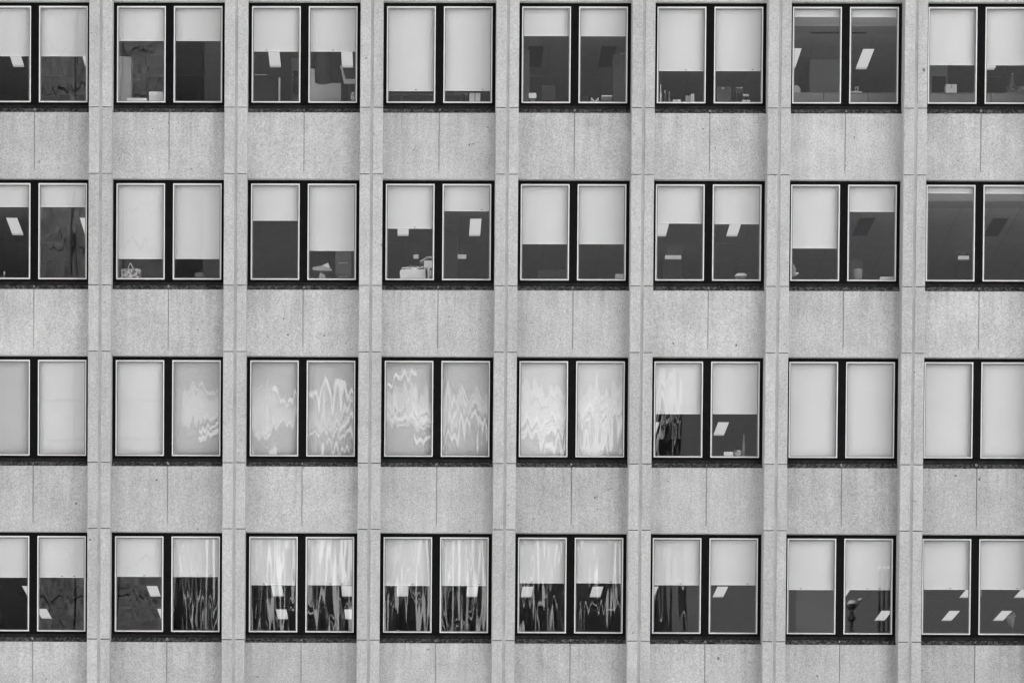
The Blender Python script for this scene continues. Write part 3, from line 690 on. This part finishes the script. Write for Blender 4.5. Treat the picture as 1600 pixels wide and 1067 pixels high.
# second row
a = at(6.5, 424, .3); zs_ = base(1, 'sill')
o = thing('ornament', 'small pale figurine on sill of leftmost window, second row', 'figurine', (a.x, .3, zs_)); h = a.z - zs_
link('body', MB().lathe(0, 0, [(.04, 0), (.045, .02), (.025, h * .5), (.03, h * .6), (.015, h * .7)]).mesh('body', 'mid'), o); link('head', MB().lathe(0, 0, [(.005, h * .69), (.022, h * .78), (.024, h * .88), (.01, h)]).mesh('head', 'pale'), o)
x0, x1, z0, z1 = R4(189.5, 420, 219.8, 436, .26); w2 = (x1 - x0) / 2; h = z1 - zs_
o = thing('gift_bag', 'speckled gift bag with triangular cord handle and star, second window, second row', 'gift bag', ((x0 + x1) / 2, .26, zs_))
link('bag', MB().prism([(-w2 * .96, 0), (w2 * .96, 0), (w2, h), (-w2, h)], 0, .12).mesh('bag', 'gift', .004), o)
ap = at(203.2, 410.5, .26); xa = ap.x - o.location.x; za = ap.z - zs_; f1, f2 = at(198.8, 420, .26).x - o.location.x, at(209.5, 420, .26).x - o.location.x
link('handle', MB().tube((f1, .01, h - .03), (xa, .01, za), .007).tube((f2, .01, h - .03), (xa, .01, za), .007).mesh('handle', 'white'), o)
st = []; sx = at(204.5, 432, .26).x - o.location.x; szz = at(204.5, 432, .26).z - zs_
for k in range(10):
    t = math.pi / 2 + k * math.pi / 5; q_ = .055 if k % 2 == 0 else .024; st.append((sx + q_ * math.cos(t), szz + q_ * math.sin(t)))
link('star', MB().prism(st, -.006, -.001).mesh('star', 'white'), o)
mug(1, (303.5, 428, 319.5, 437), .28, 'small flared grey plant pot on sill, right pane of second window, second row', 'mid', .6, 'plant_pot', 'plant pot', False)
# papers in an open tray with tilted sheets, filing cabinet beside
pp = zoomed([(290, 500), (300, 425), (440, 410), (530, 395), (680, 330), (735, 460), (800, 515), (700, 525), (370, 520)], 470, 390, 16, .35)
o = thing('paper_pile', 'untidy paper pile with one tilted sheet, right pane of third window, second row', 'paper pile', (pp[0].x, .35, zs_))
q = [(p.x - pp[0].x, p.z - zs_) for p in pp]
link('sheet', MB().prism([q[3], q[5], q[4]], .0, .006).mesh('sheet', 'white'), o)
link('sheet', MB().prism([q[0], q[8], q[7], q[6], (q[5][0], q[5][1] - .002), (q[3][0], q[3][1] - .002), q[2], q[1]], .01, .2).mesh('sheet', 'pale'), o)
link('tray', MB().box(q[0][0] + .03, q[6][0] - .03, .0, .22, 0, .012).box(q[0][0] + .03, q[0][0] + .036, 0, .22, .012, q[8][1] - .004).box(q[6][0] - .036, q[6][0] - .03, 0, .22, .012, q[8][1] - .004).mesh('tray', 'grey'), o)
pp = zoomed([(400, 722), (480, 568), (612, 645), (608, 740), (400, 740)], 470, 390, 16, .24)
o = thing('card_box', 'small tilted pale card box in front of paper pile, third window, second row', 'box', (pp[0].x, .24, zs_)); q = [(p.x - pp[0].x, p.z - zs_) for p in pp]
link('body', MB().prism([(q[4][0], 0), (q[3][0], 0), q[2], q[1]], 0, .08).mesh('body', 'pale', .003), o); link('label_patch', MB().prism([(q[4][0] + .03, .012), (q[3][0] - .02, .012), (q[3][0] - .02, .04), (q[4][0] + .04, .04)], -.003, -.001).mesh('label_patch', 'white'), o)
drawers(1, (523.5, 386, 549, 437), .6, 'grey filing cabinet with white handle strip, third window, second row')
# the big white box and the toppling files
pp = zoomed([(232, 940), (218, 845), (235, 810), (380, 800), (395, 770), (450, 795), (490, 812), (575, 800), (582, 940)], 600, 330, 8.89, .24)
o = thing('paper_box', 'big white box overflowing with papers on sill, left pane of fourth window, second row', 'box', (pp[0].x, .24, zs_)); q = [(p.x - pp[0].x, p.z - zs_) for p in pp]
link('body', MB().prism([(q[0][0], 0), (q[8][0], 0), q[7], q[6], q[5], q[4], q[3], q[2], q[1]], 0, .22).mesh('body', 'white', .004), o)
p2 = zoomed([(240, 808), (300, 780), (340, 778), (385, 750), (400, 765), (575, 762), (578, 798), (480, 790)], 600, 330, 8.89, .36); q2 = [(p.x - pp[0].x, p.z - zs_) for p in p2]
link('papers', MB().prism(q2[::-1], .10, .16).mesh('papers', 'grey'), o)
for k in range(4): link('sheet', MB().prism([(q2[0][0] + .1 * k, q2[0][1] - .01), (q2[0][0] + .1 * k + .16, q2[0][1] + .01 * k), (q2[0][0] + .1 * k + .15, q2[0][1] + .012 * k + .02), (q2[0][0] + .1 * k + .02, q2[0][1] + .008)], .03 + .02 * k, .04 + .02 * k).mesh('sheet', 'white'), o)
bx = at(667, 437, .3); z_top = at(667, 419.5, .3).z
for k, (xa, xb, mt) in enumerate(((668.2, 671.5, 'white'), (671.8, 674.5, 'mid'), (674.8, 679, 'pale'))):
    a, b = at(xa, 420, .3).x, at(xb, 420, .3).x
    o = tag(link('binder', MB().box(a, b, .26, .5, 0, z_top - zs_).mesh('binder', mt, .004), None, (0, 0, zs_)), ('narrow white', 'mid grey', 'pale wide')[k] + ' upright binder right of big white box, fourth window, second row', 'binder', 'binders on the sill')
    link('spine_label', MB().box(a + .006, b - .006, .257, .2595, (z_top - zs_) * .55, (z_top - zs_) * .85).mesh('spine_label', 'white'), o)
x0, x1, z0, z1 = R4(662.5, 408, 679, 419, .3)
o = thing('carton', 'white carton lying across upright binders, fourth window, second row', 'box', (x0, .26, z_top + .001))
hh = z1 - z_top; link('body', MB().box(0, x1 - x0, 0, .24, 0, hh).mesh('body', 'white', .004), o)
link('flap', MB().prism([(-.085, hh - .01), (.06, hh + .075), (.12, hh + .085), (x1 - x0, hh + .045), (x1 - x0, hh + .03), (.1, hh + .065), (-.06, hh - .02)][::-1], .0, .2).mesh('flap', 'pale'), o)
strip_light(1, (646, 398, 654, 404), 4.6, 'small dim strip light behind left pane of fourth window, second row')
strip_light(1, (715, 398, 728.6, 404.2), 4.6, 'dim strip light below bright panel, right pane of fourth window, second row')
strip_light(1, (1039, 399.2, 1064.5, 404.8), 4.6, 'wide dim strip light behind left pane of sixth window, second row')
strip_light(1, (1497, 400, 1514, 405.3), 4.6, 'dim strip light behind left pane of rightmost window, second row')
cupboard(1, (1036, 404, 1066, 437), 4.8, 'dark cupboard under wide strip light, sixth window, second row', mat='grey', doors=2)
cupboard(1, (1497, 389, 1519, 437), 5.2, 'dark tall cupboard behind left pane of rightmost window, second row', mat='dark', depth=.4)
cupboard(1, (694, 357, 715.5, 437), 3.2, 'tall dark cupboard by mullion, right pane of fourth window, second row', mat='grey', depth=.5)
monitor(1, (841, 421.5, 888, 436), .42, 'wide dark monitor back on sill, left pane of fifth window, second row')
pp = zoomed([(60, 300), (240, 320), (240, 328), (60, 312)], 810, 400, 8.89, .2)
o = tag(link('ruler', MB().box(-.14, .14, 0, .03, 0, .006).box(-.14, .14, .005, .008, .006, .009).mesh('ruler', 'white'), None, ((pp[0].x + pp[1].x) / 2, .2, zs_ + .045)), 'white ruler edge sloping along sill, left pane of fifth window, second row', 'ruler')
o.rotation_euler = (0, .1, 0)
a = at(939.5, 428, .5)
o = thing('headset', 'dark headset lying on sill, right pane of fifth window, second row', 'headset', (a.x, .4, zs_)); m = MB()
for k in range(10):
    t0, t1 = math.pi * k / 10, math.pi * (k + 1) / 10; m.tube((.08 * math.cos(t0), 0, .09 + .09 * math.sin(t0)), (.08 * math.cos(t1), 0, .09 + .09 * math.sin(t1)), .008)
link('band', m.mesh('band', 'dark'), o)
for s in (-1, 1): link('ear_cup', MB().lathe(.08 * s, 0, [(.02, 0), (.04, .02), (.04, .08), (.02, .1)], 12).mesh('ear_cup', 'dark'), o)
carton(1, (961.5, 428, 980, 433), .3, 'low white tray box at right edge of fifth window, second row', flaps=False, d=.2)
o = thing('laptop', 'open dark laptop on sill, right pane of sixth window, second row', 'laptop', (at(1170, 430, .4).x, .3, zs_)); x0, x1, z0, z1 = R4(1153, 423, 1190, 431, .4); w2 = (x1 - x0) / 2
link('keyboard', MB().box(-w2, w2, -.02, .2, 0, .02).mesh('keyboard', 'dark', .004), o); link('lid', MB().box(-w2, w2, .205, .22, .02, z1 - zs_).mesh('lid', 'dark', .004), o)
pp = zoomed([(1130, 455), (1180, 418), (1270, 416), (1305, 440), (1300, 452)], 1020, 380, 8.89, .24); q = [(p.x - pp[0].x, p.z - zs_) for p in pp]
o = thing('crumpled_paper', 'crumpled white paper in front of laptop, sixth window, second row', 'paper', (pp[0].x, .24, zs_))
link('upper_sheet', MB().prism([q[4], q[3], q[2], q[1], q[0]], 0, .1).mesh('upper_sheet', 'white'), o); link('lower_sheet', MB().box(q[0][0] + .02, q[4][0] - .02, 0.005, .12, 0, q[0][1] - .002).mesh('lower_sheet', 'grey'), o)
x0, x1, z0, z1 = R4(1232, 427, 1247, 429.3, .3)
o = thing('desk_lamp', 'small pale desk lamp at left edge of seventh window, second row', 'lamp', (x0 + .08, .3, zs_)); h = at(1240, 413, .3).z - zs_
link('shade', MB().lathe(0, 0, [(.085, h * .45), (.07, h * .8), (.03, h)], 16).mesh('shade', 'mid'), o); link('stem', MB().lathe(0, 0, [(.06, 0), (.06, .01), (.01, .015), (.01, h * .449)], 12).mesh('stem', 'dark'), o)
link('shelf_plate', MB().box(-.09, x1 - x0 - .08, -.05, .02, z0 - zs_, z1 - zs_).mesh('shelf_plate', 'white'), o)
chair(1, (1327, 405, 1350, 437), .8, 'dark chair back behind pale mug, seventh window, second row')
mug(1, (1331, 422, 1347.5, 437), .25, 'big pale grey tub on sill before dark chair, seventh window, second row', 'mid', .95, 'tub', 'tub', False)
paper(1, (1374, 434.6, 1397, 438), .22, 'thin white paper stack on sill, right pane of seventh window, second row', 2)

# third row: sixth window
zs_ = base(2, 'sill')
bottle(2, 1162.3, 678, 711, 4.6, .3, 'tall pale cylinder standing among small things, sixth window, third row', 'mid', 'mid', name='canister')
o = thing('tape_roll', 'small pale ring of tape right of tall cylinder, sixth window, third row', 'tape', (at(1171.5, 708, .26).x, .26, zs_)); m = MB(); rr = .045
for k in range(14):
    t0, t1 = 2 * math.pi * k / 14, 2 * math.pi * (k + 1) / 14; m.tube((rr * math.cos(t0), 0, rr + .01 + rr * math.sin(t0)), (rr * math.cos(t1), 0, rr + .01 + rr * math.sin(t1)), .012)
link('ring', m.mesh('ring', 'pale'), o); link('holder', MB().box(-.06, .06, -.02, .04, 0, .012).mesh('holder', 'mid'), o)
carton(2, (1147, 703.5, 1158, 713), .27, 'small speckled box left of tall cylinder, sixth window, third row', mat='gift', d=.1)
paper(2, (1130, 707.5, 1146, 711.5), .24, 'thin white papers on sill, right pane of sixth window, third row', 2)

# bottom row
zs_ = base(3, 'sill')
a = at(729, 975, .3)
mug(3, (725, 974.5, 733.5, 990), .3, 'grey pot on sill, right pane of fourth window, bottom row', 'mid', .85, 'pot', 'pot', False)
partition(3, 1251, 1312, 3.2, .25)
pp = zoomed([(545, 700), (570, 655), (600, 640), (625, 625), (650, 595), (690, 605), (715, 650), (705, 700), (690, 745), (695, 790), (670, 855), (640, 850), (600, 790)], 1520, 900, 10.67, 1.2); fz = base(3, 'floor')
o = thing('balloon', 'pale heart shaped foil balloon in right pane of rightmost window, bottom row', 'balloon', (pp[0].x, 1.2, fz)); q = [(p.x - pp[0].x, p.z - fz) for p in pp]
mx, mz = sum(a_ for a_, _ in q) / 13, sum(b_ for _, b_ in q) / 13; inn = [((a_ - mx) * .6 + mx, (b_ - mz) * .6 + mz) for a_, b_ in q]; n = 13
vs = [(a_, 0, b_) for a_, b_ in q] + [(a_, -.05, b_) for a_, b_ in inn] + [(a_, .05, b_) for a_, b_ in inn]
fs = [(i, (i + 1) % n, (i + 1) % n + n, i + n) for i in range(n)] + [((i + 1) % n, i, i + 2 * n, (i + 1) % n + 2 * n) for i in range(n)] + [tuple(range(n, 2 * n)), tuple(range(3 * n - 1, 2 * n - 1, -1))]
link('envelope', MB().poly(vs, fs).mesh('envelope', 'pale'), o); link('string', MB().tube((q[10][0], 0, q[10][1]), (q[10][0], 0, .05), .003, 5).lathe(q[10][0], 0, [(.05, 0), (.05, .04), (.02, .05)], 10).mesh('string', 'white'), o)
x0, x1, z0, z1 = R4(1531, 915, 1534.8, 931.5, .5)
o = thing('paper_streamer', 'short pale streamer hanging under blind, rightmost window, bottom row', 'streamer', (x0, .5, z0)); top = rowz(3) + CEIL - .002 - z0
link('ribbon', MB().box(0, x1 - x0, 0, .004, 0, z1 - z0).mesh('ribbon', 'mid'), o); link('thread', MB().tube(((x1 - x0) / 2, .002, z1 - z0), ((x1 - x0) / 2, .002, top), .003, 5).mesh('thread', 'grey'), o)

# ------------------------------------------------------------------ across the street: what the panes mirror
B = 95.0
def rx_(px): return refl(px, 500, B).x
tx1 = rx_(259.0); txm = rx_(46.0)
tw = thing('opposite_tower', 'rough concrete tower across the street mirrored in left-hand window panes', 'building', (tx1, -B, 0))
tow_h = 74; pw = (tx1 - txm) / 3; ph = 1.9
pme = MB().box(.05, pw - .05, -.25, 0, .055, ph - .055).mesh('wall_panel', 'tower', .02)
for k in range(int(tow_h / ph)):
    for q in range(3): link('wall_panel', pme, tw, (txm - tx1 + pw * q, random.uniform(-.03, .03), k * ph))
link('core', MB().box(-36, -.05, -30, -.26, 0, tow_h).mesh('core', 'darkglass'), tw)
fm = MB().box(-.25, .25, 0, .35, 0, tow_h).mesh('mullion_fin', 'tower')
for k in range(5): link('mullion_fin', fm, tw, (txm - tx1 - 3 - 5.0 * k, -.26, 0))
def block(px0, px1, ytop, label, seed, bands, rail):
    random.seed(seed); x0, x1 = rx_(px0), rx_(px1); zt_ = refl((px0 + px1) / 2, ytop, B).z; L = x1 - x0
    o = thing('opposite_block', label, 'building', (x0, -B - 1, 0))
    link('body', MB().box(0.02, L - .02, -22, 0, 0, zt_).mesh('body', 'darkglass'), o)
    link('roof_edge', MB().box(0, L, -22, .25, zt_ + .002, zt_ + .5).mesh('roof_edge', 'band'), o)
    for y0, y1 in bands:
        a, b = refl(600, y1, B).z, refl(600, y0, B).z
        link('stone_band', MB().box(.0, L, .002, .22, a, b).mesh('stone_band', 'band'), o)
    for y0 in rail:
        a = refl(600, y0, B).z; link('white_rail', MB().box(.0, L, .23, .4, a - .16, a + .16).mesh('white_rail', 'fin'), o)
    for k in range(22):                               # broken white balcony rails
        wd = random.uniform(1.0, 4.5); xx = random.uniform(0, max(.1, L - wd - .1)); y0 = random.triangular(585 if ytop < 600 else 622, 712, 660); a = refl(600, y0, B).z; hh = random.choice((.05, .08, .13))
        link('white_rail', MB().box(xx, xx + wd, .23 + .006 * k, .40 + .006 * k, a - hh, a + hh).mesh('white_rail', 'fin'), o)
    x = .5
    while x < L - 1.0:
        wd = random.choice((.15, .25, .4, .7)); tp = refl(600, random.choice((700, 735, 765, 780, 800, 830, 870)), B).z; b = tp; a = max(1.0, tp - random.uniform(4, 16))
        link('white_fin', MB().box(x, x + wd, .55, .72, a, b).mesh('white_fin', 'fin'), o); x += wd + random.uniform(.5, 1.9)
    return o
block(268, 796, 505, 'dark office block with white fins mirrored in third and fourth columns of windows', 11, [(606, 652), (775, 795)], [931, 980])
block(798, 1064, 612, 'lower dark block with pale bands mirrored in fifth and sixth columns of windows', 23, [(614, 648), (780, 800)], [931])
# globe lamps on tall masts beside the square, mirrored in the seventh window
def gl_(r, z, a, b): return [(r * math.cos(t) + .0005, z + r * math.sin(t)) for t in [math.radians(a + (b - a) * k / 8) for k in range(9)]]
p = refl(1382, 887, 12); mpx = 0.0155
o = thing('lamp_cluster', 'cluster of three slim posts with small white globes mirrored at right edge of seventh window', 'street lamp', (p.x, p.y, 0))
link('plinth', MB().box(-.35, .35, -.2, .2, 0, .5).mesh('plinth', 'band', .02), o)
for k in range(3):
    dx = (k - 1) * 7.3 * mpx
    link('post', MB().lathe(dx, 0, [(.05, .501), (.05, p.z - 3), (.025, p.z - .06)], 10).mesh('post', 'dark'), o)
    link('globe', MB().lathe(dx, 0, gl_(.05, p.z, -90, 90), 14).mesh('globe', 'fin'), o)
p = refl(1331, 944, 12)
o = thing('street_lamp', 'dark bowl street lamp with painted highlight and side globe mirrored beside mullion of seventh window', 'street lamp', (p.x, p.y, 0))
link('post', MB().lathe(0, 0, [(.12, 0), (.12, .6), (.06, .7), (.045, p.z - .13)], 12).mesh('post', 'dark'), o)
link('bowl', MB().lathe(0, 0, gl_(.115, p.z, -90, -2), 18).mesh('bowl', 'dark'), o)
link('painted_highlight', MB().lathe(0, 0, gl_(.11, p.z, 0, 90), 18).mesh('painted_highlight', 'fin'), o)  # pale upper half stands for the highlight on a dark globe
for dx, dz, rr in ((.20, .12, .045), (-.15, .03, .03)):
    link('globe', MB().lathe(dx, 0, gl_(rr, p.z + dz, -90, 90), 12).mesh('globe', 'fin'), o); link('arm', MB().tube((0, 0, p.z - .2), (dx, 0, p.z + dz - rr), .012).mesh('arm', 'dark'), o)
link('collar', MB().lathe(0, 0, [(.05, p.z - .42), (.1, p.z - .36), (.1, p.z - .3), (.05, p.z - .24)], 14).mesh('collar', 'dark'), o)

# sunlit bright slab, added out of view at right to light the facade
wb = thing('added_white_slab', 'unseen sunlit white slab added as a reflector for the facade', 'building', (28, -4, 0))
link('body', MB().box(0.25, 18, -62, 0, 0, 62).mesh('body', 'fin'), wb)
wme = MB().box(.19, .249, -1.3, 1.3, 1.1, 2.5).mesh('window', 'darkglass'); sme = MB().box(.05, .249, -1.4, 1.4, .98, 1.09).mesh('window_sill', 'band')
for k in range(17):
    for q in range(14):
        ww = link('window', wme, wb, (0, -3 - 4.3 * q, k * 3.6))
link('parapet', MB().box(0.1, 18.1, -62.1, .1, 62.002, 63).mesh('parapet', 'band'), wb)
